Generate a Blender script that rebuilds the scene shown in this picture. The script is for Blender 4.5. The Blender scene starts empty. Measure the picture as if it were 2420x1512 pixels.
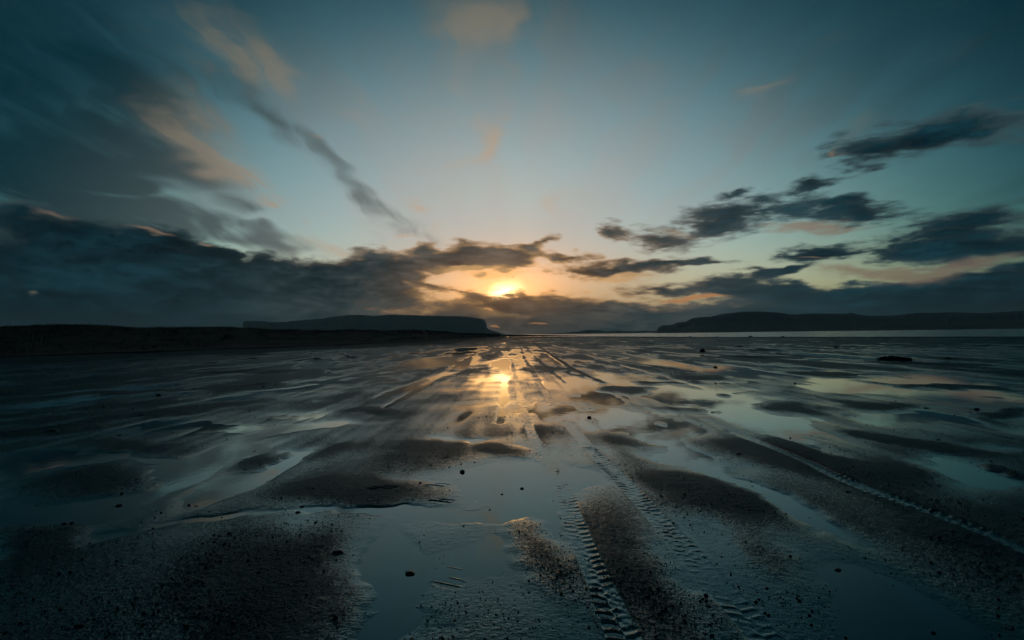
import bpy, bmesh, math, random
import numpy as np
from mathutils import Vector, Matrix

scene = bpy.context.scene
COL = scene.collection
R = math.radians

# ------------------------------------------------------------------ camera
CAM_H = 1.7
PITCH, ROLL = 1.72, -0.75
cam_data = bpy.data.cameras.new('camera')
cam_data.lens = 17.0
cam_data.sensor_width = 36.0
cam_data.clip_start = 0.05
cam_data.clip_end = 40000
cam = bpy.data.objects.new('camera', cam_data)
COL.objects.link(cam)
CAM_ROT = Matrix.Rotation(R(90 + PITCH), 3, 'X') @ Matrix.Rotation(R(ROLL), 3, 'Z')
cam.matrix_world = Matrix.Translation((0, 0, CAM_H)) @ CAM_ROT.to_4x4()
scene.camera = cam

# survey helpers: bearings and ground points read off the photograph (2419 px wide copy)
PXW = 2419.0
FPX = 17.0 / 36.0 * PXW


def bearing(u, v):
    d = CAM_ROT @ Vector(((u - PXW / 2) / FPX, (756.0 - v) / FPX, -1.0))
    return d.normalized()


def azel(u, v):
    d = bearing(u, v)
    return math.atan2(d.x, d.y), math.asin(d.z)


def ground_at(u, v):
    d = bearing(u, v)
    k = CAM_H / max(1e-4, -d.z)
    return d.x * k, d.y * k


def at_depth(u, v, depth):
    d = bearing(u, v)
    k = depth / d.y
    return d.x * k, depth, CAM_H + d.z * k


# ------------------------------------------------------------------ light and exposure
SUN_AZ, SUN_EL = azel(1192, 688)
sun_dir = Vector((math.sin(SUN_AZ) * math.cos(SUN_EL), math.cos(SUN_AZ) * math.cos(SUN_EL), math.sin(SUN_EL)))
sun_data = bpy.data.lights.new('sun', 'SUN')
sun_data.energy = 0.028
sun_data.angle = R(9.0)
sun_data.color = (1.0, 0.52, 0.18)
sun = bpy.data.objects.new('sun', sun_data)
COL.objects.link(sun)
sun.rotation_euler = sun_dir.to_track_quat('Z', 'Y').to_euler()

scene.view_settings.view_transform = 'Standard'
scene.view_settings.look = 'None'
scene.view_settings.gamma = 1.0
scene.view_settings.exposure = 0.0
scene.view_settings.use_curve_mapping = False
HAZE_DENSITY = 1.6e-4
scene.cycles.use_denoising = True
scene.cycles.use_adaptive_sampling = True
scene.cycles.adaptive_threshold = 0.015
scene.cycles.adaptive_min_samples = 12
scene.cycles.max_bounces = 3
scene.cycles.diffuse_bounces = 1
scene.cycles.glossy_bounces = 2
scene.cycles.volume_bounces = 0

# ------------------------------------------------------------------ world: evening sky with its clouds
world = bpy.data.worlds.new('World')
scene.world = world
world.use_nodes = True
NT = world.node_tree
NT.nodes.clear()
SKY_STRENGTH = 0.1
world.cycles.sampling_method = 'NONE'


class Val:
    """A node socket with arithmetic."""
    nt = NT

    def __init__(self, s):
        self.s = s

    def _op(self, op, other=None, third=None, swap=False):
        return mth(op, *( (other, self) if swap else ((self,) if other is None else (self, other) if third is None else (self, other, third))))

    def __add__(self, o): return self._op('ADD', o)
    __radd__ = __add__
    def __sub__(self, o): return self._op('SUBTRACT', o)
    def __rsub__(self, o): return self._op('SUBTRACT', o, swap=True)
    def __mul__(self, o): return self._op('MULTIPLY', o)
    __rmul__ = __mul__
    def __truediv__(self, o): return self._op('DIVIDE', o)


def put(sock, v):
    if isinstance(v, Val):
        Val.nt.links.new(v.s, sock)
    elif isinstance(v, (int, float)):
        sock.default_value = v
    else:
        v = tuple(v)
        sock.default_value = v if len(v) == len(sock.default_value) else v + (1.0,)


def mth(op, *a, clamp=False):
    n = Val.nt.nodes.new('ShaderNodeMath')
    n.operation = op
    n.use_clamp = clamp
    for i, x in enumerate(a):
        put(n.inputs[i], x)
    return Val(n.outputs[0])


def vmath(op, *a):
    n = Val.nt.nodes.new('ShaderNodeVectorMath')
    n.operation = op
    for i, x in enumerate(a):
        if isinstance(x, (int, float)) and op == 'SCALE':
            n.inputs['Scale'].default_value = x
        elif op == 'SCALE' and i == 1:
            put(n.inputs['Scale'], x)
        else:
            put(n.inputs[i], x)
    return Val(n.outputs['Value'] if op in ('DOT_PRODUCT', 'LENGTH') else n.outputs['Vector'])


def smooth(v, lo, hi, a=0.0, b=1.0):
    n = Val.nt.nodes.new('ShaderNodeMapRange')
    n.interpolation_type = 'SMOOTHSTEP'
    put(n.inputs[0], v)
    for i, x in enumerate((lo, hi, a, b)):
        put(n.inputs[1 + i], x)
    return Val(n.outputs[0])


def mix(f, a, b):
    n = Val.nt.nodes.new('ShaderNodeMix')
    n.data_type = 'RGBA'
    n.clamp_factor = True
    put(n.inputs[0], f)
    put(n.inputs[6], a)
    put(n.inputs[7], b)
    return Val(n.outputs[2])


def addc(f, a, b):
    n = Val.nt.nodes.new('ShaderNodeMix')
    n.data_type = 'RGBA'
    n.blend_type = 'ADD'
    n.clamp_factor = False
    put(n.inputs[0], f)
    put(n.inputs[6], a)
    put(n.inputs[7], b)
    return Val(n.outputs[2])


def mulc(a, b):
    n = Val.nt.nodes.new('ShaderNodeMix')
    n.data_type = 'RGBA'
    n.blend_type = 'MULTIPLY'
    put(n.inputs[0], 1.0)
    put(n.inputs[6], a)
    put(n.inputs[7], b)
    return Val(n.outputs[2])


def noise(vec, scale, detail=4.0, rough=0.55, color=False, dist=0.0, lac=2.0, dim='3D'):
    n = Val.nt.nodes.new('ShaderNodeTexNoise')
    n.noise_dimensions = dim
    put(n.inputs['Vector'], vec)
    n.inputs['Scale'].default_value = scale
    n.inputs['Detail'].default_value = detail
    n.inputs['Roughness'].default_value = rough
    n.inputs['Distortion'].default_value = dist
    n.inputs['Lacunarity'].default_value = lac
    return Val(n.outputs['Color' if color else 'Fac'])


def comb(x, y, z):
    n = Val.nt.nodes.new('ShaderNodeCombineXYZ')
    for i, v in enumerate((x, y, z)):
        put(n.inputs[i], v)
    return Val(n.outputs[0])


def sep(v):
    n = Val.nt.nodes.new('ShaderNodeSeparateXYZ')
    put(n.inputs[0], v)
    return [Val(o) for o in n.outputs]


def lin(hexs):
    c = [int(hexs[i:i + 2], 16) / 255 for i in (0, 2, 4)]
    return tuple((x / 12.92 if x < 0.04045 else ((x + 0.055) / 1.055) ** 2.4) for x in c)


def sc(hexs, k=1.0):
    """display colour -> radiance for the sky background"""
    return tuple(x * k / SKY_STRENGTH for x in lin(hexs))


def build_world():
    tc = NT.nodes.new('ShaderNodeTexCoord')
    D = vmath('NORMALIZE', Val(tc.outputs['Generated']))
    x, y, z = sep(D)
    az = mth('ARCTAN2', x, y)
    el = mth('ARCSINE', z)

    # direction-based noises (no seam anywhere on the dome)
    flat = vmath('MULTIPLY', D, (1.0, 1.0, 2.6))
    w1 = vmath('SUBTRACT', noise(flat, 5.0, 2.0, 0.62, color=True), (0.5, 0.5, 0.5))
    w2 = vmath('SUBTRACT', noise(flat, 21.0, 1.5, 0.6, color=True), (0.5, 0.5, 0.5))
    # cloud deck coordinates: streaks that run towards the sunset
    deck = vmath('DIVIDE', comb(x, y * 0.13, 0.0), comb(z + 0.16, z + 0.16, 1.0))
    deckw = vmath('ADD', deck, vmath('SCALE', w1, 0.26))
    fil = noise(deckw, 2.6, 4.0, 0.60, dim='2D')
    fil2 = noise(vmath('MULTIPLY', deckw, (1.0, 0.7, 1.0)), 7.5, 4.0, 0.62, dim='2D')
    flat2 = comb(x, y, z * smooth(az, -0.05, 0.35, 2.6, 5.0))
    puff = noise(vmath('ADD', flat2, vmath('SCALE', w2, 0.03)), 13.0, 4.0, 0.60)
    big = noise(flat, 3.6, 1.0, 0.5)
    fine = noise(vmath('MULTIPLY', D, (1.0, 1.0, 4.2)), 30.0, 5.0, 0.66)

    ae = comb(az, el, 1.0)
    ws = vmath('MULTIPLY', vmath('ADD', vmath('SCALE', w1, 0.55), vmath('SCALE', w2, 0.30)), (0.16, 0.085, 0.0))
    pl = vmath('ADD', ae, ws)
    wh = vmath('MULTIPLY', w1, (0.14, 0.11, 0.0))
    ph = vmath('ADD', ae, wh)

    def blob(P, u0, v0, u1, v1, w):
        a0, e0 = azel(u0, v0)
        a1, e1 = azel(u1, v1)
        n0 = math.hypot(u1 - u0, v1 - v0)
        du, dv = ((u1 - u0) / n0, (v1 - v0) / n0) if n0 > 0.1 else (1.0, 0.0)
        mu, mv = (u0 + u1) / 2, (v0 + v1) / 2
        am, em = azel(mu, mv)
        ap, ep = azel(mu - dv * w, mv + du * w)
        aw = math.hypot(ap - am, ep - em)
        L = math.hypot(a1 - a0, e1 - e0) / 2 + aw
        # mirror the ellipse's long axis onto x, then scale it to the unit disc
        tx, ty = (a1 - a0), (e1 - e0)
        k = math.hypot(tx, ty)
        tx, ty = (tx / k, ty / k) if k > 1e-9 else (1.0, 0.0)
        nx, ny = tx - 1.0, ty
        k = math.hypot(nx, ny)
        nx, ny = (nx / k, ny / k) if k > 1e-6 else (0.0, 1.0)
        dc = am * nx + em * ny
        cx, cy = am - 2 * dc * nx, em - 2 * dc * ny
        rf = vmath('REFLECT', P, (nx, ny, 0.0))
        un = vmath('MULTIPLY_ADD', rf, (1 / L, 1 / aw, 0.0), (-cx / L, -cy / aw, 0.0))
        g = NT.nodes.new('ShaderNodeTexGradient')
        g.gradient_type = 'SPHERICAL'
        put(g.inputs[0], un)
        return Val(g.outputs['Fac'])

    def field(P, items, start=0.0):
        """sum of soft strokes; the running sum rides in the z of the position"""
        px, py, pz = sep(P)
        S = comb(px, py, start)
        for it in items:
            S = vmath('MULTIPLY_ADD', blob(S, *it[:5]), (0.0, 0.0, it[5]), S)
        return sep(S)[2]

    # angle from the sun
    cs = vmath('DOT_PRODUCT', D, tuple(sun_dir))
    th = mth('ARCCOSINE', mth('MINIMUM', cs, 0.99999))
    # flattened sun distance: the glow spreads along the horizon
    dxs = (az - SUN_AZ) * 0.42
    des = el - SUN_EL
    thf = mth('SQRT', dxs * dxs + des * des)

    # 1 clear sky
    sky = NT.nodes.new('ShaderNodeTexSky')
    sky.sky_type = 'NISHITA'
    sky.sun_disc = False
    sky.sun_elevation = SUN_EL
    sky.sun_rotation = SUN_AZ
    sky.altitude = 0
    sky.air_density = 1.0
    sky.dust_density = 0.6
    sky.ozone_density = 2.5
    base = Val(sky.outputs[0])

    def ramp(f, stops):
        n = NT.nodes.new('ShaderNodeValToRGB')
        n.color_ramp.interpolation = 'B_SPLINE'
        while len(n.color_ramp.elements) < len(stops):
            n.color_ramp.elements.new(0.5)
        for e, (p, c) in zip(n.color_ramp.elements, stops):
            e.position = p
            e.color = tuple(c) + (1.0,)
        put(n.inputs[0], f)
        return Val(n.outputs[0])

    # evening air, with lens vignette painted in: clear sky dims and turns teal outward
    tx_ = (az - SUN_AZ) * 0.8
    th2 = mth('SQRT', tx_ * tx_ + el * el)
    stops = [(0.0, (0.30, 0.24, 0.20)), (0.10, (0.34, 0.31, 0.30)), (0.20, (0.50, 0.60, 0.78)),
             (0.32, (1.14, 1.30, 1.22)), (0.44, (1.30, 1.46, 1.20)), (0.53, (1.02, 1.24, 0.98)), (0.62, (0.48, 0.84, 0.66)),
             (0.72, (0.17, 0.44, 0.40)), (0.80, (0.02, 0.17, 0.16)), (0.90, (0.010, 0.11, 0.11)), (1.0, (0.008, 0.10, 0.10))]
    tint = vmath('SCALE', ramp(th2, [(p_, tuple(c_ / 2 for c_ in q_)) for p_, q_ in stops]), 2.0)
    col = mulc(base, tint)

    # warm glow round the low sun
    glow = mth('POWER', 2.718, thf * -14.0)
    core = mth('POWER', 2.718, thf * -48.0)
    col = addc(glow, col, sc('ff9844', 0.48))
    col = addc(core, col, sc('ffd090', 1.3))
    hz = smooth(el, 0.19, 0.03) * smooth(mth('ABSOLUTE', az), 1.15, 0.25)
    col = mix(hz * 0.58, col, sc('dfbc90', 0.9))

    # how far from the sun: 0 near, 1 far
    far = smooth(thf, 0.03, 0.20)
    far2 = smooth(th2, 0.20, 0.72)

    # 2 thin high veil of cirrus, drawn out towards the sunset
    up = smooth(el, 0.10, 0.30)
    veil = smooth(fil * 0.75 + fil2 * 0.25 + big * 0.3, 0.48, 0.86) * up
    col = mix(veil * 0.55, col, mix(far2, sc('c2bdb6'), sc('1d3b41')))

    # 3 soft smoky streaks
    H_dark = [
        (60, 20, 400, 260, 170, 1.0), (-150, 120, 180, 330, 150, 1.0), (300, 190, 560, 420, 95, 0.75), (150, 330, 560, 440, 55, 0.65),
        (480, 140, 800, 400, 46, 1.0), (770, 370, 930, 535, 34, 1.0), (880, 480, 1060, 590, 24, 0.45),
        (-60, 330, 420, 460, 50, 0.95), (-60, 420, 500, 540, 80, 0.9), (180, 490, 640, 560, 30, 0.85), (560, 545, 740, 590, 26, 1.1),
        (-100, 560, 500, 620, 90, 1.0), (340, 60, 600, 200, 60, 0.45), (700, 490, 900, 570, 30, 0.35),
        (220, 420, 430, 465, 22, 0.7), (500, 482, 600, 505, 20, 0.5),
        (2200, 90, 2500, 40, 90, 0.5), (2150, 560, 2460, 470, 40, 0.5),
    ]
    fH = field(ph, [(a, b, c, d, w * 1.3, k) for a, b, c, d, w, k in H_dark])
    dH = fH + ((fil - 0.5) * 1.5 + (fil2 - 0.5) * 1.0) * smooth(fH, 0.0, 0.4)
    aH = smooth(dH, 0.05, 1.15)
    colH = mix(far2, sc('717a78'), sc('0a2c35'))
    col = mix(aH * 0.93, col, colH)

    H_light = [
        (340, 60, 560, 420, 100, 0.5), (820, 150, 880, 320, 40, 0.3), (1060, 130, 1130, 280, 40, 0.3), (1600, 60, 1500, 300, 60, 0.25),
        (930, 44, 1320, 50, 80, 0.56), (1040, 62, 1230, 78, 30, 0.30),
        (400, 20, 690, 190, 60, 0.75), (470, 110, 690, 190, 40, 0.6),
        (400, 250, 560, 400, 62, 1.0), (440, 350, 620, 440, 32, 0.8),
        (1080, 275, 1240, 305, 26, 0.42), (1250, 290, 1090, 410, 28, 0.55), (1200, 320, 1060, 430, 26, 0.36),
        (1280, 450, 1330, 500, 34, 0.50), (965, 485, 1040, 500, 17, 0.85),
        (1760, 235, 1890, 190, 13, 0.62), (1770, 225, 1820, 232, 18, 0.4), (820, 320, 850, 420, 14, 0.32),
        (560, 480, 660, 476, 9, 0.9), (700, 520, 780, 500, 12, 0.55), (900, 548, 990, 548, 6, 0.85), (1010, 537, 1060, 533, 8, 0.7),
        (2020, 320, 2060, 300, 30, 0.5), (2100, 428, 2170, 420, 10, 0.6), (2150, 130, 2350, 60, 50, 0.32), (1880, 110, 2100, 60, 40, 0.2),
        (750, 345, 790, 340, 8, 0.45), (690, 560, 800, 610, 28, 0.55), (760, 590, 860, 630, 26, 0.6),
    ]
    dHl = field(ph, [(a, b, c, d, w * 1.6, k) for a, b, c, d, w, k in H_light]) * (smooth(fil * 0.45 + fil2 * 0.35 + puff * 0.2, 0.34, 0.66) * 1.35 + 0.12)
    aHl = smooth(dHl, 0.04, 1.0)
    col = mix(aHl * 0.74, col, mix(far2, sc('cdb49b'), sc('6a6a5f')))

    # 4 low heavy clouds round the horizon
    L = [
        # bank on the left
        (-400, 640, 420, 660, 120, 1.5), (120, 590, 420, 580, 50, 1.0), (330, 600, 620, 660, 70, 1.1), (-300, 720, 900, 740, 90, 1.5),
        (560, 690, 940, 706, 70, 1.4), (850, 680, 1010, 690, 34, 1.1), (630, 620, 660, 690, 40, 1.3), (690, 640, 800, 690, 50, 1.1), (880, 735, 1300, 752, 36, 1.3),
        (-60, 500, 230, 545, 42, 1.0), (340, 565, 420, 560, 26, 0.8), (480, 590, 560, 620, 34, 0.9),
        # long arm above the sun
        (740, 665, 960, 640, 42, 1.25), (860, 640, 1150, 606, 36, 1.2), (1000, 620, 1270, 604, 30, 1.2), (1180, 622, 1290, 612, 22, 0.9),
        (960, 592, 1030, 580, 17, 1.1), (830, 600, 900, 605, 26, 0.9), (1050, 578, 1130, 572, 10, 0.8), (1130, 580, 1300, 590, 9, 0.5),
        (1235, 586, 1330, 562, 13, 1.1), (1270, 600, 1430, 601, 13, 1.25), (1290, 636, 1480, 636, 25, 1.35), (1400, 632, 1650, 626, 19, 1.25), (1560, 627, 1760, 621, 9, 1.0),
        # below and beside the sun
        (985, 662, 1060, 690, 18, 0.8), (1040, 684, 1150, 702, 14, 1.0), (1110, 708, 1300, 716, 20, 1.2), (1110, 655, 1140, 652, 8, 0.75), (1198, 660, 1214, 660, 6, 0.8),
        (1090, 634, 1170, 634, 7, 0.7), (1160, 640, 1215, 640, 6, 0.6),
        # bank on the right
        (1200, 722, 1560, 728, 34, 1.5), (1240, 750, 2700, 745, 62, 1.6), (1640, 690, 1900, 690, 20, 1.0), (1760, 712, 2700, 690, 46, 1.4), (2080, 690, 2700, 640, 30, 1.1),
        (1430, 672, 1640, 690, 17, 1.0), (1540, 682, 1850, 662, 20, 1.15), (1760, 657, 1940, 631, 13, 1.25), (1690, 640, 1860, 634, 8, 0.8),
        # clouds up on the right
        (1412, 525, 1470, 545, 22, 1.0), (1480, 550, 1650, 580, 34, 1.0), (1600, 520, 1870, 495, 40, 1.25), (1640, 550, 1760, 540, 24, 0.8), (1860, 500, 2150, 508, 32, 0.95), (1900, 475, 2080, 470, 16, 0.6),
        (1815, 603, 2020, 594, 22, 1.25), (1960, 592, 2600, 566, 48, 1.5), (2180, 530, 2460, 495, 34, 1.0),
        (1950, 362, 2200, 340, 44, 1.0), (2060, 330, 2460, 262, 40, 0.85), (2150, 340, 2440, 300, 32, 0.7), (1860, 455, 1990, 415, 26, 0.85), (1690, 462, 1800, 450, 9, 0.75), (1990, 410, 2100, 400, 10, 0.5),
    ]
    bank = smooth(el, 0.14, -0.01) * 0.75 * smooth(mth('ABSOLUTE', az), 0.6, 1.3)
    Lw = [(a, b, c, d, w * 1.3, k) for a, b, c, d, w, k in L]
    bank = bank + smooth(el, 0.050, 0.012) * 1.3
    fL = field(pl, Lw, bank)
    dL = fL + ((puff - 0.5) * 1.45 + (fine - 0.5) * 1.35) * smooth(fL, 0.0, 0.32)
    aL = smooth(dL, 0.10, 0.78)
    thick = smooth(dL, 0.35, 1.15)
    rim = mix(far, sc('dda768', 0.85), sc('86796c'))
    rim = mix(smooth(th2, 0.15, 0.5), rim, sc('34464a'))
    corec = mix(smooth(thf, 0.01, 0.14), sc('6b4f37'), sc('2a3b3f'))
    corec = mix(smooth(th2, 0.12, 0.62), corec, sc('041c25'))
    lum = smooth(big * 0.7 + puff * 0.7 + fine * 0.15, 0.62, 1.0)
    corec = mix(lum * 0.5, corec, mix(smooth(th2, 0.1, 0.5), sc('6d5f50'), sc('183a43')))
    shade = (puff - 0.5) * 2.1 + (big - 0.5) * 1.8 + (fine - 0.5) * 1.5 + 1.0 + smooth(el, 0.10, 0.02) * 0.35
    cl = mix(thick, rim, corec)
    cl = vmath('SCALE', cl, shade)
    col = mix(aL, col, cl)

    # 5 gaps and lit edges in the banks
    G = [
        (1540, 702, 1750, 704, 11, 1.0), (1255, 764, 1300, 764, 5, 1.0), (1170, 775, 1195, 775, 4, 0.8),
        (66, 684, 104, 692, 16, 0.40),
    ]
    dG = field(pl, G) * (fine * 2.0)
    col = mix(smooth(dG, 0.12, 0.55) * 0.95, col, mix(far2, sc('f0a868', 0.85), sc('5a6a66')))
    E = [
        (290, 543, 400, 552, 9, 1.0), (440, 566, 520, 578, 6, 0.9), (60, 500, 240, 540, 12, 0.55), (1500, 532, 1700, 570, 16, 0.5), (1740, 537, 2090, 532, 20, 1.0), (1320, 652, 1620, 645, 9, 0.7), (1950, 365, 2010, 350, 10, 0.6),
        (1850, 605, 1980, 604, 7, 0.55), (1000, 640, 1200, 628, 10, 0.55), (2000, 650, 2300, 655, 34, 0.9), (2150, 645, 2460, 615, 30, 0.85), (1880, 640, 2100, 640, 30, 0.6),
        (1060, 735, 1330, 745, 18, 0.5),
        (1020, 650, 1320, 648, 24, 0.9), (1330, 660, 1600, 655, 14, 0.6), (1120, 680, 1260, 676, 16, 0.9),
    ]
    dE = field(pl, E) * (fine * 2.0)
    col = mix(smooth(dE, 0.10, 0.8) * 0.75, col, mix(far2, mix(far, sc('f0bc7a'), sc('a08468')), sc('7d6c5f')))

    # the sun burning through the gap
    w2x, w2y, w2z = sep(w2)
    sx_ = ((az - SUN_AZ) + w2x * 0.022) * 0.62
    sy_ = (el - SUN_EL) + w2y * 0.016 - (az - SUN_AZ) * 0.18
    ths = mth('SQRT', sx_ * sx_ + sy_ * sy_)
    burn = mth('POWER', 2.718, thf * -27.0)
    hot = mth('POWER', smooth(ths, 0.042, 0.0), 3.0) * (fine * 1.2 + 0.4)
    mask = 1.0 - smooth(dL, 0.30, 0.75) * 0.93
    col = addc(burn * mask, col, sc('ffa040', 1.7))
    col = addc(hot * mask, col, sc('ffdca0', 3.4))

    bg = NT.nodes.new('ShaderNodeBackground')
    bg.inputs[1].default_value = SKY_STRENGTH
    out = NT.nodes.new('ShaderNodeOutputWorld')
    NT.links.new(col.s, bg.inputs[0])
    NT.links.new(bg.outputs[0], out.inputs[0])


build_world()

# ------------------------------------------------------------------ helpers
def mesh_obj(name, verts, faces, mat=None, parent=None, smooth_shade=True, link=True):
    me = bpy.data.meshes.new(name)
    me.from_pydata([tuple(v) for v in verts], [], [tuple(f) for f in faces])
    me.update()
    if smooth_shade:
        me.polygons.foreach_set('use_smooth', [True] * len(me.polygons))
    if mat:
        me.materials.append(mat)
    o = bpy.data.objects.new(name, me)
    if link:
        COL.objects.link(o)
    o.parent = parent
    return o


def fast_mesh(name, V, Q, mat):
    """V (n,3) float array, Q (m,3|4) int array"""
    me = bpy.data.meshes.new(name)
    k = Q.shape[1]
    me.vertices.add(len(V))
    me.vertices.foreach_set('co', V.astype(np.float32).ravel())
    me.loops.add(Q.size)
    me.loops.foreach_set('vertex_index', Q.astype(np.int32).ravel())
    me.polygons.add(len(Q))
    me.polygons.foreach_set('loop_start', (np.arange(len(Q)) * k).astype(np.int32))
    me.polygons.foreach_set('use_smooth', np.ones(len(Q), dtype=bool))
    me.update(calc_edges=True)
    me.materials.append(mat)
    o = bpy.data.objects.new(name, me)
    COL.objects.link(o)
    return o


def tag(o, label=None, cat=None, group=None, kind=None):
    if label: o['label'] = label
    if cat: o['category'] = cat
    if group: o['group'] = group
    if kind: o['kind'] = kind
    return o


_rng = np.random.default_rng(11)
_perm = np.concatenate([_rng.permutation(4096)] * 3).astype(np.int64)
_ga = _rng.random(4096) * 2 * math.pi
_gx, _gy = np.cos(_ga), np.sin(_ga)


def perlin(x, y, seed=0):
    xi, yi = np.floor(x), np.floor(y)
    fx, fy = x - xi, y - yi
    X = (xi.astype(np.int64) + seed * 131) & 4095
    Y = (yi.astype(np.int64) + seed * 57) & 4095
    X1, Y1 = (X + 1) & 4095, (Y + 1) & 4095

    def g(a, b, dx, dy):
        h = _perm[_perm[a] + b]
        return _gx[h] * dx + _gy[h] * dy
    u = fx * fx * fx * (fx * (fx * 6 - 15) + 10)
    v = fy * fy * fy * (fy * (fy * 6 - 15) + 10)
    n0 = g(X, Y, fx, fy) * (1 - u) + g(X1, Y, fx - 1, fy) * u
    n1 = g(X, Y1, fx, fy - 1) * (1 - u) + g(X1, Y1, fx - 1, fy - 1) * u
    return (n0 * (1 - v) + n1 * v) * 1.5


def sstep(x, a, b):
    t = np.clip((x - a) / (b - a), 0, 1)
    return t * t * (3 - 2 * t)


def material(name):
    m = bpy.data.materials.new(name)
    m.use_nodes = True
    nt = m.node_tree
    bs = nt.nodes['Principled BSDF']
    Val.nt = nt
    return m, nt, bs


def bump(nt, bs, h, strength, dist):
    b = nt.nodes.new('ShaderNodeBump')
    b.inputs['Strength'].default_value = strength
    b.inputs['Distance'].default_value = dist
    put(b.inputs['Height'], h)
    nt.links.new(b.outputs[0], bs.inputs['Normal'])


def geo_pos(nt):
    g = nt.nodes.new('ShaderNodeNewGeometry')
    return Val(g.outputs['Position'])


# ------------------------------------------------------------------ materials
def mat_sand():
    m, nt, bs = material('wet_black_sand')
    p = geo_pos(nt)
    z = sep(p)[2]
    n1 = noise(p, 70.0, 3.0, 0.65)
    n2 = noise(p, 1.3, 3.0, 0.6)
    n3 = noise(p, 24.0, 3.0, 0.65)
    n4 = noise(vmath('MULTIPLY', p, (1.0, 0.5, 1.0)), 5.0, 2.0, 0.6)
    put(bs.inputs['Base Color'], mix(smooth(n1 * 0.6 + n2 * 0.5, 0.35, 0.75), (0.012, 0.044, 0.050), (0.024, 0.078, 0.086)))
    # a film of water lies over the low sand; the bars above it are clotted and drier
    grain = (n1 - 0.5) * 0.045 + (n3 - 0.5) * 0.022 + (n2 - 0.5) * 0.010
    dry = smooth(z + grain, 0.006, 0.021, 0.0, 0.9)
    clod = smooth(z, 0.0, 0.024)
    dry2 = smooth(z, 0.035, 0.10)
    put(bs.inputs['Roughness'], dry * 0.50 + dry2 * 0.35 + 0.07)
    put(bs.inputs['Specular IOR Level'], 0.5 - dry * 0.46)
    bs.inputs['IOR'].default_value = 1.85
    put(bs.inputs['Specular Tint'], (0.36, 0.92, 1.0))
    h = (n1 * 0.45 + n3 * 0.55) * (clod * 0.018 + 0.0011) + n4 * 0.0020
    bump(nt, bs, h, 1.0, 1.0)
    return m


def mat_puddle():
    m, nt, bs = material('puddle_water')
    p = geo_pos(nt)
    put(bs.inputs['Base Color'], (0.006, 0.042, 0.050))
    bs.inputs['Roughness'].default_value = 0.025
    bs.inputs['IOR'].default_value = 1.9
    put(bs.inputs['Specular Tint'], (0.36, 0.92, 1.0))
    q = vmath('MULTIPLY', p, (1.0, 0.6, 1.0))
    bump(nt, bs, noise(q, 7.0, 2.0, 0.5), 0.06, 0.01)
    return m


def mat_sea():
    m, nt, bs = material('sea_water')
    p = geo_pos(nt)
    put(bs.inputs['Base Color'], (0.035, 0.085, 0.095))
    bs.inputs['Roughness'].default_value = 0.20
    bs.inputs['IOR'].default_value = 1.9
    w = noise(vmath('MULTIPLY', p, (0.35, 0.9, 1.0)), 0.9, 2.0, 0.5)
    bump(nt, bs, w, 1.0, 0.30)
    return m


def mat_plain(name, c0, c1, scale, rough, bs_strength=0.5, dist=0.05, ior=1.45, spec=0.5):
    m, nt, bs = material(name)
    p = geo_pos(nt)
    n = noise(p, scale, 5.0, 0.6)
    put(bs.inputs['Base Color'], mix(smooth(n, 0.3, 0.7), c0, c1))
    bs.inputs['Roughness'].default_value = rough
    bs.inputs['IOR'].default_value = ior
    bs.inputs['Specular IOR Level'].default_value = spec
    bump(nt, bs, n, bs_strength, dist)
    return m


M_SAND, M_PUDDLE, M_SEA = mat_sand(), mat_puddle(), mat_sea()
M_DUNE = mat_plain('dune_soil', (0.010, 0.011, 0.009), (0.024, 0.024, 0.019), 1.6, 0.95, 0.6, 0.2)
M_GRASS = mat_plain('dune_grass', (0.022, 0.024, 0.014), (0.05, 0.048, 0.028), 0.7, 0.8)
M_ROCK = mat_plain('wet_stone', (0.003, 0.010, 0.012), (0.014, 0.040, 0.044), 45.0, 0.34, 0.5, 0.004, spec=0.22)
M_HILL = mat_plain('headland_turf', (0.020, 0.024, 0.018), (0.045, 0.048, 0.036), 0.012, 0.95, 0.8, 10.0)
M_CLIFF = mat_plain('cliff_rock', (0.016, 0.017, 0.018), (0.05, 0.05, 0.05), 0.05, 0.9, 1.0, 4.0)
M_WOOD = mat_plain('weathered_wood', (0.02, 0.017, 0.014), (0.06, 0.05, 0.04), 14.0, 0.8, 0.5, 0.01)
M_WEED = mat_plain('seaweed', (0.010, 0.012, 0.006), (0.03, 0.03, 0.014), 9.0, 0.5)
M_FEATHER = mat_plain('feathers', (0.02, 0.02, 0.02), (0.05, 0.05, 0.05), 20.0, 0.7)
M_MASONRY = mat_plain('masonry', (0.10, 0.10, 0.10), (0.2, 0.2, 0.19), 0.8, 0.8)

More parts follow.
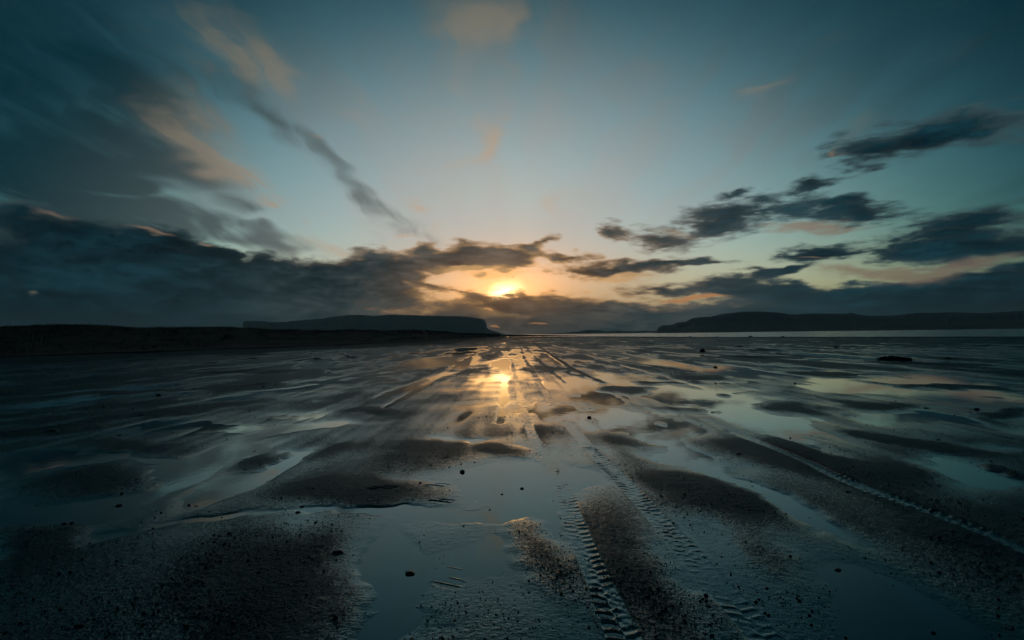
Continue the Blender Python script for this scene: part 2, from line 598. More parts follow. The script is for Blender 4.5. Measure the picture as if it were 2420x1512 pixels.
# ------------------------------------------------------------------ shape of the tidal flat
# sand bars and pools: centre and two half-axes (survey pixels), height in metres
BARS = [
    (1650, 1165, 190, 45, -20, 52, .034), (1480, 1320, 130, 210, 120, -10, .022), (1275, 1300, 105, 10, 50, 110, .024),
    (1870, 1080, 270, 48, -30, 34, .036), (2260, 1262, 210, 90, -40, 34, .030), (2130, 1040, 200, 40, 0, 17, .034),
    (1890, 965, 110, 18, 0, 18, .034), (2070, 960, 120, 5, 0, 14, .04), (1720, 933, 52, 0, 0, 9, .03), (1480, 922, 75, 4, 0, 13, .04),
    (1600, 970, 80, 0, 0, 9, .025), (2370, 985, 90, -5, 0, 20, .04), (2400, 1125, 34, 0, 0, 18, .03),
    (1300, 1025, 72, 0, 0, 28, .026), (1440, 1045, 120, 20, 0, 26, .016), (1180, 1062, 62, 6, 0, 20, .026),
    (850, 1155, 220, 0, 0, 46, .030), (1000, 1062, 150, 6, 0, 42, .024), (620, 1372, 250, -30, 60, 125, .022),
    (210, 1140, 230, -12, 0, 42, .034), (630, 1095, 55, -16, 0, 17, .03), (290, 990, 270, -38, 0, 13, .05),
    (60, 1290, 150, 0, 0, 70, .026), (900, 972, 70, 0, 0, 9, .04), (300, 1060, 200, -10, 0, 20, .02),
    (770, 1060, 90, -10, 0, 24, .018), (1800, 1290, 130, 70, -20, 40, .010), (1720, 1460, 90, 70, 40, -20, .008),
    (1960, 885, 120, 3, 0, 7, .05), (1640, 893, 90, 0, 0, 6, .04), (2250, 915, 160, 5, 0, 6, .05), (1350, 880, 40, 20, 0, 6, .03),
    (1850, 1010, 60, 12, 0, 8, .012), (1560, 905, 90, 0, 0, 5, .035), (2200, 860, 180, 4, 0, 4, .06), (1800, 845, 200, 0, 0, 4, .06),
    (600, 915, 180, -8, 0, 7, .045), (250, 930, 200, -12, 0, 7, .05), (560, 880, 260, -8, 0, 6, .05),
]
POOLS = [
    (1215, 905, 240, 0, 0, 78, -.005), (1600, 900, 300, 6, 0, 30, -.010),
    (1270, 1130, 190, -8, -30, 42, -.030), (1000, 1212, 330, -4, 0, 16, -.034), (930, 1370, 20, 140, 78, -10, -.014),
    (1765, 988, 165, 44, 0, 30, -.050), (1900, 1050, 150, 36, 0, 12, -.030), (1830, 1185, 230, 90, -10, 24, -.034), (2080, 1390, 300, 130, 60, 90, -.010),
    (2280, 1125, 210, 20, 0, 52, -.034), (640, 1105, 190, -84, 14, 20, -.034), (520, 1225, 160, -10, 0, 16, -.022),
    (1570, 1036, 95, 6, 0, 20, -.030), (1430, 945, 95, 10, 0, 9, -.04), (1580, 1075, 130, 14, 0, 14, -.026), (250, 1270, 160, -40, 0, 16, -.014),
    (120, 1090, 190, -4, 0, 13, -.03), (1650, 945, 90, 5, 0, 8, -.03), (2050, 925, 220, 8, 0, 10, -.03),
    (700, 1010, 260, -14, 0, 13, -.03), (1090, 1035, 120, 0, 0, 9, -.02), (2330, 1060, 130, 10, 0, 10, -.025), (400, 1085, 120, -10, 0, 8, -.02),
    (1500, 985, 90, 0, 0, 8, -.02), (930, 1480, 140, 0, 0, 50, -.014), (1180, 860, 240, 0, 0, 12, -.02),
]
# wheel tracks: survey pixels, half-width (m), relief (m)
TRACKS = [
    ([(1225, 812), (1240, 850), (1270, 900), (1300, 950), (1330, 990), (1352, 1016), (1415, 1085), (1460, 1125), (1540, 1215), (1620, 1300), (1700, 1390), (1770, 1470), (1830, 1540)], .105, .011),
    ([(1208, 850), (1214, 880), (1226, 930), (1242, 990), (1262, 1040), (1290, 1090), (1325, 1140), (1352, 1220), (1395, 1330), (1445, 1440), (1490, 1540)], .10, .008),
    ([(1262, 812), (1300, 838), (1345, 868), (1385, 888), (1425, 905)], .10, .028),
    ([(1660, 990), (1710, 1012), (1800, 1050), (1900, 1092), (1980, 1130), (2080, 1170), (2220, 1222), (2340, 1270), (2440, 1312)], .11, .009),
]
GROOVES = [
    ([(728, 828), (752, 852), (778, 882)], .16, -.05), ([(785, 826), (830, 845), (890, 872)], .16, -.05),
    ([(1197, 830), (1194, 880), (1190, 940), (1180, 1000)], .10, -.03), ([(1290, 812), (1420, 820), (1560, 834), (1700, 846)], .3, .06),
    ([(1400, 812), (1640, 822), (1900, 842)], .5, .07), ([(830, 640 + 250), (940, 880), (1060, 850), (1150, 830)], .14, -.03),
    ([(900, 940), (980, 905), (1070, 880)], .25, -.03), ([(1245, 806), (1330, 826), (1480, 856), (1640, 880)], .12, .05), ([(1230, 806), (1250, 830), (1290, 870), (1335, 905)], .07, .035),
    ([(1160, 812), (1100, 850), (1020, 900), (900, 970)], .12, -.03), ([(1275, 806), (1420, 850), (1600, 900), (1760, 940)], .12, -.03),
]
PRINTS = [(1040, 1355, 52, -14), (1045, 1365, 40, 22), (1030, 1148, 30, -2), (905, 1158, 38, -4), (1042, 1186, 30, 0), (1132, 1180, 16, 0)]


def ell(u, v, a, b, c, d):
    x0, y0 = ground_at(u, v)
    xa, ya = ground_at(u + a * .5, v + b * .5)
    xb, yb = ground_at(u - a * .5, v - b * .5)
    xc, yc = ground_at(u + c * .5, v + d * .5)
    xd, yd = ground_at(u - c * .5, v - d * .5)
    A = np.array([[xa - xb, xc - xd], [ya - yb, yc - yd]])
    cx, cy = (xa + xb + xc + xd) / 4, (ya + yb + yc + yd) / 4
    return (cx + x0) / 2, (cy + y0) / 2, np.linalg.inv(A), A


E_BARS = [(ell(*b[:6]), b[6]) for b in BARS]
E_POOLS = [(ell(*b[:6]), b[6]) for b in POOLS]
W_TRACKS = [([ground_at(*p) for p in t[0]], t[1], t[2]) for t in TRACKS]
W_GROOVES = [([ground_at(*p) for p in t[0]], t[1], t[2]) for t in GROOVES]
W_PRINTS = [(ground_at(u, v), ground_at(u + a, v + b)) for u, v, a, b in PRINTS]

# the waterline of the bay (x, y): land on the left of it
SHORE = [(400, -200), (150, 55), (96, 92), (62, 165), (48, 262), (10, 300), (-30, 330), (-400, 700), (-6000, 5000)]
# foot of the dunes
FOOT = [(-200, -60), (-60, 20), (-41, 39), (-32, 66), (-19, 103), (-13, 200), (-8, 290)]


def poly_dist(x, y, pts):
    """signed distance to a polyline (left of its direction positive) and the length along it"""
    best = np.full(x.shape, 1e9)
    sgn = np.zeros_like(x)
    along = np.zeros_like(x)
    acc = 0.0
    for (x0, y0), (x1, y1) in zip(pts[:-1], pts[1:]):
        dx, dy = x1 - x0, y1 - y0
        L = math.hypot(dx, dy)
        t = np.clip(((x - x0) * dx + (y - y0) * dy) / (L * L), 0, 1)
        d = np.hypot(x - x0 - t * dx, y - y0 - t * dy)
        s = (dx * (y - y0) - dy * (x - x0)) / L
        m = d < best
        best = np.where(m, d, best)
        sgn = np.where(m, s, sgn)
        along = np.where(m, acc + t * L, along)
        acc += L
    return np.where(sgn >= 0, best, -best), along


def ground_height(x, y, spacing):
    """height of the sand above the level of the standing water"""
    r = np.hypot(x, y)
    wx = x + 0.22 * perlin(x * 0.9, y * 0.7, 3) * np.clip(r / 6, .5, 3)
    wy = y + 0.35 * perlin(x * 0.8, y * 0.6, 4) * np.clip(r / 6, .5, 4)
    wx = wx + .07 * perlin(x * 3.3, y * 2.6, 13) + .03 * perlin(x * 8, y * 7, 14)
    wy = wy + .10 * perlin(x * 2.9, y * 2.3, 15) + .04 * perlin(x * 8, y * 7, 16)
    z = np.zeros_like(x)
    # broad swells, drawn out along the beach
    z += 0.014 * perlin(x * .22 + 5, y * .11, 1) + 0.010 * perlin(x * .55, y * .28, 2)
    z += 0.007 * perlin(x * 1.4, y * .9, 5)
    zf = sstep(r, 14, 30)
    z += zf * (0.006 + 0.034 * perlin(x * .30, y * .075, 6) + 0.026 * perlin(x * .9, y * .16, 7) + .012 * perlin(x * 2.6, y * .5, 8))
    left = sstep(-x / (np.abs(y) + 4), .12, .75)
    z += left * sstep(r, 7, 14) * (.010 + .022 * perlin(x * .5, y * .35, 9) + .014 * perlin(x * 1.3, y * .9, 10))
    z += sstep(r, 38, 80) * .014 + sstep(r, 60, 85) * .014
    z += sstep(r, 4, 9) * (.0065 * perlin(x * 1.5, y * .10, 11) + .0045 * perlin(x * 4.2, y * .24, 12))
    near = 1 - 0.55 * sstep(r, 30, 60)
    for (cx, cy, Ai, A), h in E_BARS + E_POOLS:
        dx, dy = wx - cx, wy - cy
        q = (Ai[0, 0] * dx + Ai[0, 1] * dy) ** 2 + (Ai[1, 0] * dx + Ai[1, 1] * dy) ** 2
        z += h * (.88 if h > 0 else .72) * np.clip(1 - q / 1.5, 0, None) ** 2 * near
    z += 0.0055
    bars = z.copy()
    # clotted sand: grains and lumps stand up where the bars are, fade into the pools
    rough_amt = np.clip((bars - 0.001) / 0.024, 0.05 + .09 * sstep(-r, -9, -5), 1.2)
    for wl, amp, sd in ((.22, .0010, 21), (.10, .0014, 22), (.048, .0026, 23), (.024, .0034, 24), (.014, .0028, 25)):
        lod = np.clip(wl / (2.2 * spacing), 0, 1)
        n = perlin(x / wl, y / wl, sd)
        z += amp * n * rough_amt * lod
    wn = _rng.standard_normal(x.shape)
    z += wn * rough_amt * np.clip(spacing * 0.028, .0006, .0045) * (1 - 0.6 * sstep(r, 25, 70))
    # wheel tracks with cross lugs
    for pts, hw, rel in W_TRACKS:
        d, s = poly_dist(x, y, pts)
        a = np.abs(d)
        m = a < hw * 2.2
        if not m.any():
            continue
        dm, sm, rm = d[m], s[m], r[m]
        inside = sstep(-np.abs(dm), -hw * 1.05, -hw * .85)
        wob = perlin(sm * 1.1, dm * 0 + hw * 90, 31)
        side = dm * (1 if rel > 0 else -1)
        ph = (sm + 0.020 * perlin(sm * 7, dm * 9, 32) + np.abs(dm) * 0.30) / .088
        k = np.floor(ph + np.where(dm > 0, .5, 0))
        ph = ph + np.where(dm > 0, .5, 0)
        each = np.sin(k * 12.9898) * 43758.5453
        each = each - np.floor(each)
        lug = np.abs(((ph % 1.0) - .5) * 2) - .42
        lug = np.clip(lug * 2.0, -1, 1) * (.35 + .9 * each) * np.clip(.62 + 1.5 * perlin(sm * 2.3, dm * 6, 34), .04, 1.3)
        lug += .5 * perlin(sm * 22, dm * 22, 35)
        lod = np.clip(.088 / (2.0 * spacing[m]), 0, 1)
        rim = np.exp(-((np.abs(dm) - hw * 1.15) / (hw * .22)) ** 2) * np.clip(.6 + .9 * perlin(sm * 3.1, dm * 0, 36), 0, 1.4)
        keep = np.clip(0.75 + 0.6 * wob, .2, 1.3)
        z[m] = z[m] * (1 - .8 * inside) + inside * keep * (rel * .62 * lug * lod - rel * .02 + (1 - lod) * rel * np.clip((rm - 9) / 6, .7, 3.2)) + rim * rel * .40 * keep
    for pts, hw, rel in W_GROOVES:
        d, s = poly_dist(x, y, pts)
        z += rel * np.exp(-(d / hw) ** 2) * (0.7 + .5 * perlin(s * .3, d * 0 + hw, 33))
    # boot prints
    for (px, py), (qx, qy) in W_PRINTS:
        dx, dy = qx - px, qy - py
        L = math.hypot(dx, dy)
        ux, uy = dx / L, dy / L
        a = ((x - px) * ux + (y - py) * uy) / L
        b = (-(x - px) * uy + (y - py) * ux) / max(.06, L * .45)
        q = a * a + b * b
        m = q < 1.4
        z[m] += (-.006 + .009 * np.sin(((y[m] - py) / .028 + .4 * (x[m] - px) / .028) * 1.9)) * sstep(-q[m], -1.3, -.7)
    # the flat ends: bar and drop to the sea, rise to the dunes, rise behind the camera
    ds, _ = poly_dist(x, y, SHORE)
    z += 0.10 * np.exp(-((ds - 9) / 7.0) ** 2) * (0.8 + .6 * perlin(x * .1, y * .1, 41))
    z -= 1.2 * sstep(-ds, -2, 60)
    df, _ = poly_dist(x, y, FOOT)
    z += .045 * sstep(df, -24, -5) * np.clip(.8 + 1.3 * perlin(x * .35, y * .12, 43) + .8 * perlin(x * 1.1, y * .3, 44), 0, 2.2)
    z += 0.55 * sstep(df, -9, 12) * (1 + .25 * perlin(x * .2, y * .12, 42)) + np.clip(df, 0, 60) * .02
    z += 0.3 * sstep(-y, 6, 30)
    z += 0.16 * sstep(y, 200, 260) * sstep(ds, -5, 25)
    return z


# one sheet of ground round the camera out to the horizon: finest where the eye is close
N_FRONT, TMAX = 820, 1.40
tan_front = np.linspace(-TMAX, TMAX, N_FRONT)
ang_front = np.arctan(tan_front)
ang_rest = np.linspace(ang_front[-1], 2 * math.pi + ang_front[0], 66)[1:-1]
ANG = np.concatenate([ang_front, ang_rest])
inv = np.linspace(1 / 2.2, 1 / 70, 780)
RAD = np.concatenate([np.linspace(0.35, 2.2, 14)[:-1], 1 / inv, np.geomspace(70, 6500, 110)[1:]])
GA, GR = np.meshgrid(ANG, RAD)
GX, GY = GR * np.sin(GA), GR * np.cos(GA)
dr = np.gradient(RAD)
SPC = np.maximum(np.broadcast_to(dr[:, None], GX.shape), GR * (2 * TMAX / N_FRONT))
GZ = ground_height(GX, GY, np.ascontiguousarray(SPC))
GZ = np.where(GR > 400, np.minimum(GZ, -0.5), GZ)
nr, na = GX.shape
V = np.stack([GX, GY, GZ], -1).reshape(-1, 3)
ii, jj = np.meshgrid(np.arange(nr - 1), np.arange(na), indexing='ij')
j2 = (jj + 1) % na
Q = np.stack([ii * na + jj, ii * na + j2, (ii + 1) * na + j2, (ii + 1) * na + jj], -1).reshape(-1, 4)[:, ::-1]
tag(fast_mesh('ground', V, Q, M_SAND), kind='structure')


def grid_height(x, y):
    """height of the built sheet at scattered points"""
    r = np.hypot(x, y)
    a = np.arctan2(x, y)
    fi = np.interp(r, RAD, np.arange(nr))
    fj = np.interp(np.tan(a), tan_front, np.arange(N_FRONT))
    i0 = np.clip(fi.astype(int), 0, nr - 2)
    j0 = np.clip(fj.astype(int), 0, N_FRONT - 2)
    u, v = fi - i0, fj - j0
    return (GZ[i0, j0] * (1 - u) * (1 - v) + GZ[i0 + 1, j0] * u * (1 - v) + GZ[i0, j0 + 1] * (1 - u) * v + GZ[i0 + 1, j0 + 1] * u * v)


# standing water between the bars: one level sheet, the sand rises through it
def flat_sheet(name, outline, z, mat):
    return mesh_obj(name, [(x, y, z) for x, y in outline], [tuple(range(len(outline)))], mat, smooth_shade=False)


pw = [(-62, -18), (75, -18), (112, 50), (84, 92), (50, 165), (36, 235), (0, 235), (-11, 200), (-17, 103), (-30, 66), (-39, 39), (-58, 20)]
tag(flat_sheet('puddle_water', pw, 0.0, M_PUDDLE), kind='structure')
sea = [(500, -400), (6900, -400), (6900, 6900), (-6900, 6900), (-6000, 4800), (-400, 690), (-34, 322), (10, 292), (40, 262), (54, 165), (88, 92), (140, 55)]
tag(flat_sheet('sea', sea, -0.14, M_SEA), kind='structure')

# ------------------------------------------------------------------ far land
KP = PXW / 4096.0      # full-size survey pixels -> 2419 px copy


def ridge(name, pts, depth, front, back, mat, cliff=0.0, seed=1, n=150, lean=0.0, rough=1.0):
    """a hill from its skyline: crest at a depth, slopes running down to the sea in front and behind"""
    us = np.array([p[0] for p in pts]) * KP
    vs = np.array([p[1] for p in pts]) * KP
    s = np.concatenate([[0], np.cumsum(np.hypot(np.diff(us), np.diff(vs)))])
    tt = np.unique(np.concatenate([np.linspace(0, s[-1], n), s]))
    uu, vv = np.interp(tt, s, us), np.interp(tt, s, vs)
    C = np.array([at_depth(u, v, depth + lean * (i / len(uu) - .5)) for i, (u, v) in enumerate(zip(uu, vv))])
    prof = [(-1.0, 0.0), (-.8, .10), (-.6, .26), (-.42, .42 + .1 * cliff), (-.30, .52 + .1 * cliff), (-.24, .58 + .35 * cliff), (-.15, .74 + .2 * cliff), (-.07, .92), (0, 1.0), (.25, .97), (.6, .7), (1.0, 0.0)]
    rows = []
    for k, (a, h) in enumerate(prof):
        off = front * -a if a < 0 else back * a
        Y = C[:, 1] + (-off if a < 0 else off)
        X = C[:, 0] * Y / C[:, 1]
        H = np.maximum(C[:, 2] + 1.5, 0.2)
        f = perlin(tt * .09 + k * 3.1, tt * 0 + seed * 7.7, seed) * .6 + perlin(tt * .3 + k * 1.7, tt * 0 + seed * 3.3, seed + 1) * .4
        if 0 < k < len(prof) - 1 and k != 8:
            Y = Y + f * front * .10 * rough
            X = X + f * front * .05 * rough
            Z = H * np.clip(h * (1 + .12 * f * rough), 0, .995) - 1.5
        else:
            Z = H * h - 1.5
        rows.append(np.stack([X, Y, Z], -1))
    G = np.stack(rows)
    a, b = G.shape[:2]
    i, j = np.meshgrid(np.arange(a - 1), np.arange(b - 1), indexing='ij')
    F = np.stack([i * b + j, i * b + j + 1, (i + 1) * b + j + 1, (i + 1) * b + j], -1).reshape(-1, 4)
    o = fast_mesh(name, G.reshape(-1, 3), F, mat)
    return tag(o, kind='structure')


HEADLAND = [(972, 1336), (974, 1316), (977, 1286), (990, 1284), (1024, 1283), (1064, 1285), (1070, 1288), (1148, 1288), (1160, 1284), (1297, 1274), (1304, 1270), (1396, 1260), (1440, 1259), (1495, 1263),
            (1559, 1258), (1640, 1260), (1743, 1263), (1842, 1265), (1880, 1268), (1916, 1274), (1936, 1278), (1943, 1289), (1948, 1316), (1957, 1318), (1966, 1322), (1985, 1327), (2008, 1334), (2020, 1338)]
ridge('headland', HEADLAND, 3200, 260, 900, M_HILL, cliff=1.0, seed=3, n=220)
EAST_HILLS = [(2618, 1332), (2628, 1324), (2632, 1312), (2640, 1305), (2659, 1300), (2676, 1301), (2694, 1298), (2709, 1290), (2744, 1287), (2768, 1273), (2800, 1269), (2843, 1267), (2892, 1255), (2967, 1247), (3041, 1246), (3115, 1250), (3165, 1259),
              (3200, 1257), (3246, 1254), (3384, 1255), (3404, 1251), (3430, 1257), (3468, 1263), (3567, 1262), (3666, 1252), (3814, 1249), (3938, 1252), (4037, 1247), (4096, 1242), (4500, 1228), (5200, 1236)]
ridge('east_hills', EAST_HILLS, 1900, 420, 700, M_HILL, cliff=0.35, seed=8, n=260)
ISLES = [(2180, 1337), (2238, 1333), (2280, 1330), (2292, 1327), (2310, 1327), (2347, 1320), (2380, 1321), (2397, 1321), (2421, 1326), (2445, 1325), (2466, 1321), (2490, 1324), (2545, 1325), (2575, 1322), (2600, 1324), (2640, 1324), (2680, 1330)]
ridge('low_islands', ISLES, 3600, 200, 300, M_HILL, seed=12, n=120)
FORESHORE = [(3380, 1322), (3444, 1317), (3480, 1309), (3518, 1304), (3617, 1300), (3680, 1303), (3740, 1304), (3938, 1303), (4096, 1299), (4500, 1288), (5200, 1280)]
ridge('foreshore', FORESHORE, 1150, 160, 240, M_HILL, seed=17, n=140)
SPIT = [(1700, 1338), (1880, 1338), (2000, 1338.5), (2100, 1339), (2200, 1340.5), (2300, 1342), (2350, 1343.5), (2400, 1346), (2420, 1349)]
ridge('shingle_spit', SPIT, 400, 26, 30, M_DUNE, seed=21, n=160)

# ------------------------------------------------------------------ grassy dunes on the left
FOOT_PTS = np.array([(-200, -60), (-100, 0), (-60, 20), (-41, 39), (-32, 66), (-19, 103), (-13, 200), (-8, 290)], float)
CREST_PTS = [(-240, -40, 4.6), (-140, 12, 4.3), (-88, 34, 3.9)] + [at_depth(u * KP, v * KP, d) for u, v, d in ((0, 1306, 58), (1100, 1320, 96), (1650, 1321, 142), (1850, 1329, 215), (2000, 1337, 300))]
CREST_PTS = np.array(CREST_PTS, float)
skyline = [(0, 1306), (170, 1300), (300, 1297), (430, 1302), (560, 1310), (740, 1309), (870, 1307), (1000, 1313), (1100, 1318), (1200, 1318), (1300, 1322), (1400, 1318), (1540, 1323), (1650, 1320), (1700, 1322), (1780, 1326), (1830, 1332), (1900, 1334), (2000, 1337)]
ts = np.linspace(0, 7, 260)
fx, fy = np.interp(ts, range(8), FOOT_PTS[:, 0]), np.interp(ts, range(8), FOOT_PTS[:, 1])
cx, cy, cz = (np.interp(ts, range(8), CREST_PTS[:, k]) for k in range(3))
cu = np.array([[x / y if y > 5 else -9 for x, y in zip(cx, cy)]])[0]
su = np.array([((bearing(u * KP, v * KP).x / bearing(u * KP, v * KP).y), (bearing(u * KP, v * KP).z / bearing(u * KP, v * KP).y)) for u, v in skyline])
hz = np.interp(cu, su[:, 0], su[:, 1])
cz = np.where(cu >= su[0, 0], CAM_H + hz * cy, cz)
rows = []
for k, t in enumerate(np.linspace(0, 1.9, 60)):
    if t <= 1:
        X, Y = fx + (cx - fx) * t, fy + (cy - fy) * t
        base = (t ** 1.15) * (1 - .12 * math.sin(math.pi * t))
        Z = .35 * (1 - t) + (cz - .0) * base
        amp = .5 * math.sin(math.pi * min(1, t)) ** 1
    else:
        d = (t - 1) / .9
        X, Y = cx + (cx - fx) * d * 1.0, cy + (cy - fy) * d * 1.0
        Z = cz * (1 - d * d) - 1.2 * d
        amp = .4 * d
    Z = Z + amp * (perlin(X * .22, Y * .10, 51) + .5 * perlin(X * .6, Y * .3, 52))
    if t == 0:
        Z = Z * 0 - .3
    rows.append(np.stack([X, Y, Z], -1))
DG = np.stack(rows)
a, b = DG.shape[:2]
i, j = np.meshgrid(np.arange(a - 1), np.arange(b - 1), indexing='ij')
F = np.stack([i * b + j, i * b + j + 1, (i + 1) * b + j + 1, (i + 1) * b + j], -1).reshape(-1, 4)
tag(fast_mesh('dunes', DG.reshape(-1, 3), F, M_DUNE), kind='structure')


def blades(name, base, hgt, wid, mat, seed):
    """thin bent grass blades (two quads and a tip) standing on the given points"""
    g = np.random.default_rng(seed)
    n = len(base)
    az_ = g.random(n) * 2 * math.pi
    lean_ = .15 + .45 * g.random(n)
    wdir = g.random(n) * math.pi
    wx, wy = np.cos(wdir) * wid, np.sin(wdir) * wid
    out = []
    for f, w in ((0, 1.0), (.55, .75), (1.0, .08)):
        cxp = base[:, 0] + np.cos(az_) * lean_ * hgt * f * f
        cyp = base[:, 1] + np.sin(az_) * lean_ * hgt * f * f
        czp = base[:, 2] - .02 + hgt * f * (1 - .2 * lean_ * f)
        out.append(np.stack([cxp - wx * w, cyp - wy * w, czp], -1))
        out.append(np.stack([cxp + wx * w, cyp + wy * w, czp], -1))
    Vb = np.stack(out, 1).reshape(-1, 3)
    k = np.arange(n)[:, None] * 6
    Fb = np.concatenate([k + np.array([[0, 1, 3, 2]]), k + np.array([[2, 3, 5, 4]])])
    return fast_mesh(name, Vb, Fb, mat)


g = np.random.default_rng(5)
NB = 34000
kt = np.clip(np.concatenate([g.normal(29, 3.5, NB // 2), g.uniform(4, 34, NB // 2)]), 2, 38)
# thin out with the distance so that blades stay close to what the eye can part
js = 75 + (a * 0 + 260 - 76) * g.random(NB) ** .8
i0, j0 = kt.astype(int), np.clip(js.astype(int), 0, 258)
u_, v_ = (kt - i0)[:, None], (js - j0)[:, None]
P_ = DG[i0, j0] * (1 - u_) * (1 - v_) + DG[i0 + 1, j0] * u_ * (1 - v_) + DG[i0, j0 + 1] * (1 - u_) * v_ + DG[i0 + 1, j0 + 1] * u_ * v_
cl_ = perlin(P_[:, 0] * .35, P_[:, 1] * .2, 61)
keep = cl_ + g.random(NB) * .9 > .15
P_ = P_[keep]
far_ = np.hypot(P_[:, 0], P_[:, 1])
gb = blades('dune_grass', P_, (.14 + .2 * g.random(len(P_))) * (1 + .5 * cl_[keep]), .008 + far_ * .00022, M_GRASS, 6)
tag(gb, 'rough marram grass covering the dark dunes on the left', 'grass', kind='stuff')

# ------------------------------------------------------------------ evening haze over the bay
mh = bpy.data.materials.new('evening_haze')
mh.use_nodes = True
mh.node_tree.nodes.clear()
pv = mh.node_tree.nodes.new('ShaderNodeVolumePrincipled')
pv.inputs['Color'].default_value = (0.50, 0.80, 0.95, 1)
pv.inputs['Density'].default_value = HAZE_DENSITY
pv.inputs['Anisotropy'].default_value = 0.35
mo = mh.node_tree.nodes.new('ShaderNodeOutputMaterial')
mh.node_tree.links.new(pv.outputs[0], mo.inputs['Volume'])
bx = [(sx, sy, sz) for sz in (-4.0, 260.0) for sx, sy in ((-7500, -7200), (7500, -7200), (7500, 7200), (-7500, 7200))]
hazeo = mesh_obj('haze', bx, [(3, 2, 1, 0), (4, 5, 6, 7), (0, 1, 5, 4), (1, 2, 6, 5), (2, 3, 7, 6), (3, 0, 4, 7)], mh, smooth_shade=False)
tag(hazeo, 'pale evening haze hanging over the bay and headlands', 'haze', kind='stuff')

# ------------------------------------------------------------------ stones
def stone_mesh(name, seed, sub, flat=.6, ang=.5):
    g_ = np.random.default_rng(seed)
    bm = bmesh.new()
    bmesh.ops.create_icosphere(bm, subdivisions=sub, radius=1.0)
    ax = g_.standard_normal((7, 3))
    ax /= np.linalg.norm(ax, axis=1)[:, None]
    off = .62 + .3 * g_.random(7)
    for v in bm.verts:
        p = np.array(v.co)
        for n_, d in zip(ax, off):          # knock flats off the cobble
            e = p @ n_ - d
            if e > 0:
                p = p - n_ * e * ang
        p = p * (1 + .05 * math.sin(p[0] * 5 + seed) * math.cos(p[1] * 4 + seed * 2) + .03 * math.sin(p[2] * 11 + p[0] * 7))
        v.co = Vector((p[0], p[1] * .8, p[2] * flat))
    me = bpy.data.meshes.new(name)
    bm.to_mesh(me)
    bm.free()
    me.polygons.foreach_set('use_smooth', [True] * len(me.polygons))
    me.materials.append(M_ROCK)
    return me


big_stones = [stone_mesh('stone', 100 + k, 3, f, a_) for k, (f, a_) in enumerate(((.42, .5), (.62, .7), (.8, .6), (.5, .8)))]


def place_stone(P, label, form, half, hgt=1.0, rot=0.0, name='stone', group='larger stones lying on the flat'):
    """P: survey pixel of the foot; half: half-width in survey pixels"""
    x, y = ground_at(P[0] * KP, P[1] * KP)
    w = half * KP * y / FPX * (.92 if half > 9 else .8)
    o = bpy.data.objects.new(name, big_stones[form])
    COL.objects.link(o)
    z = max(0.0, float(grid_height(np.array([x]), np.array([y]))[0]))
    o.location = (x, y, z + w * .14 * hgt)
    if form == 0:
        hgt *= .75
    o.scale = (w, w, w * hgt)
    o.rotation_euler = (.08 * math.sin(rot * 7), .1 * math.cos(rot * 5), rot)
    return tag(o, label, 'stone', group)


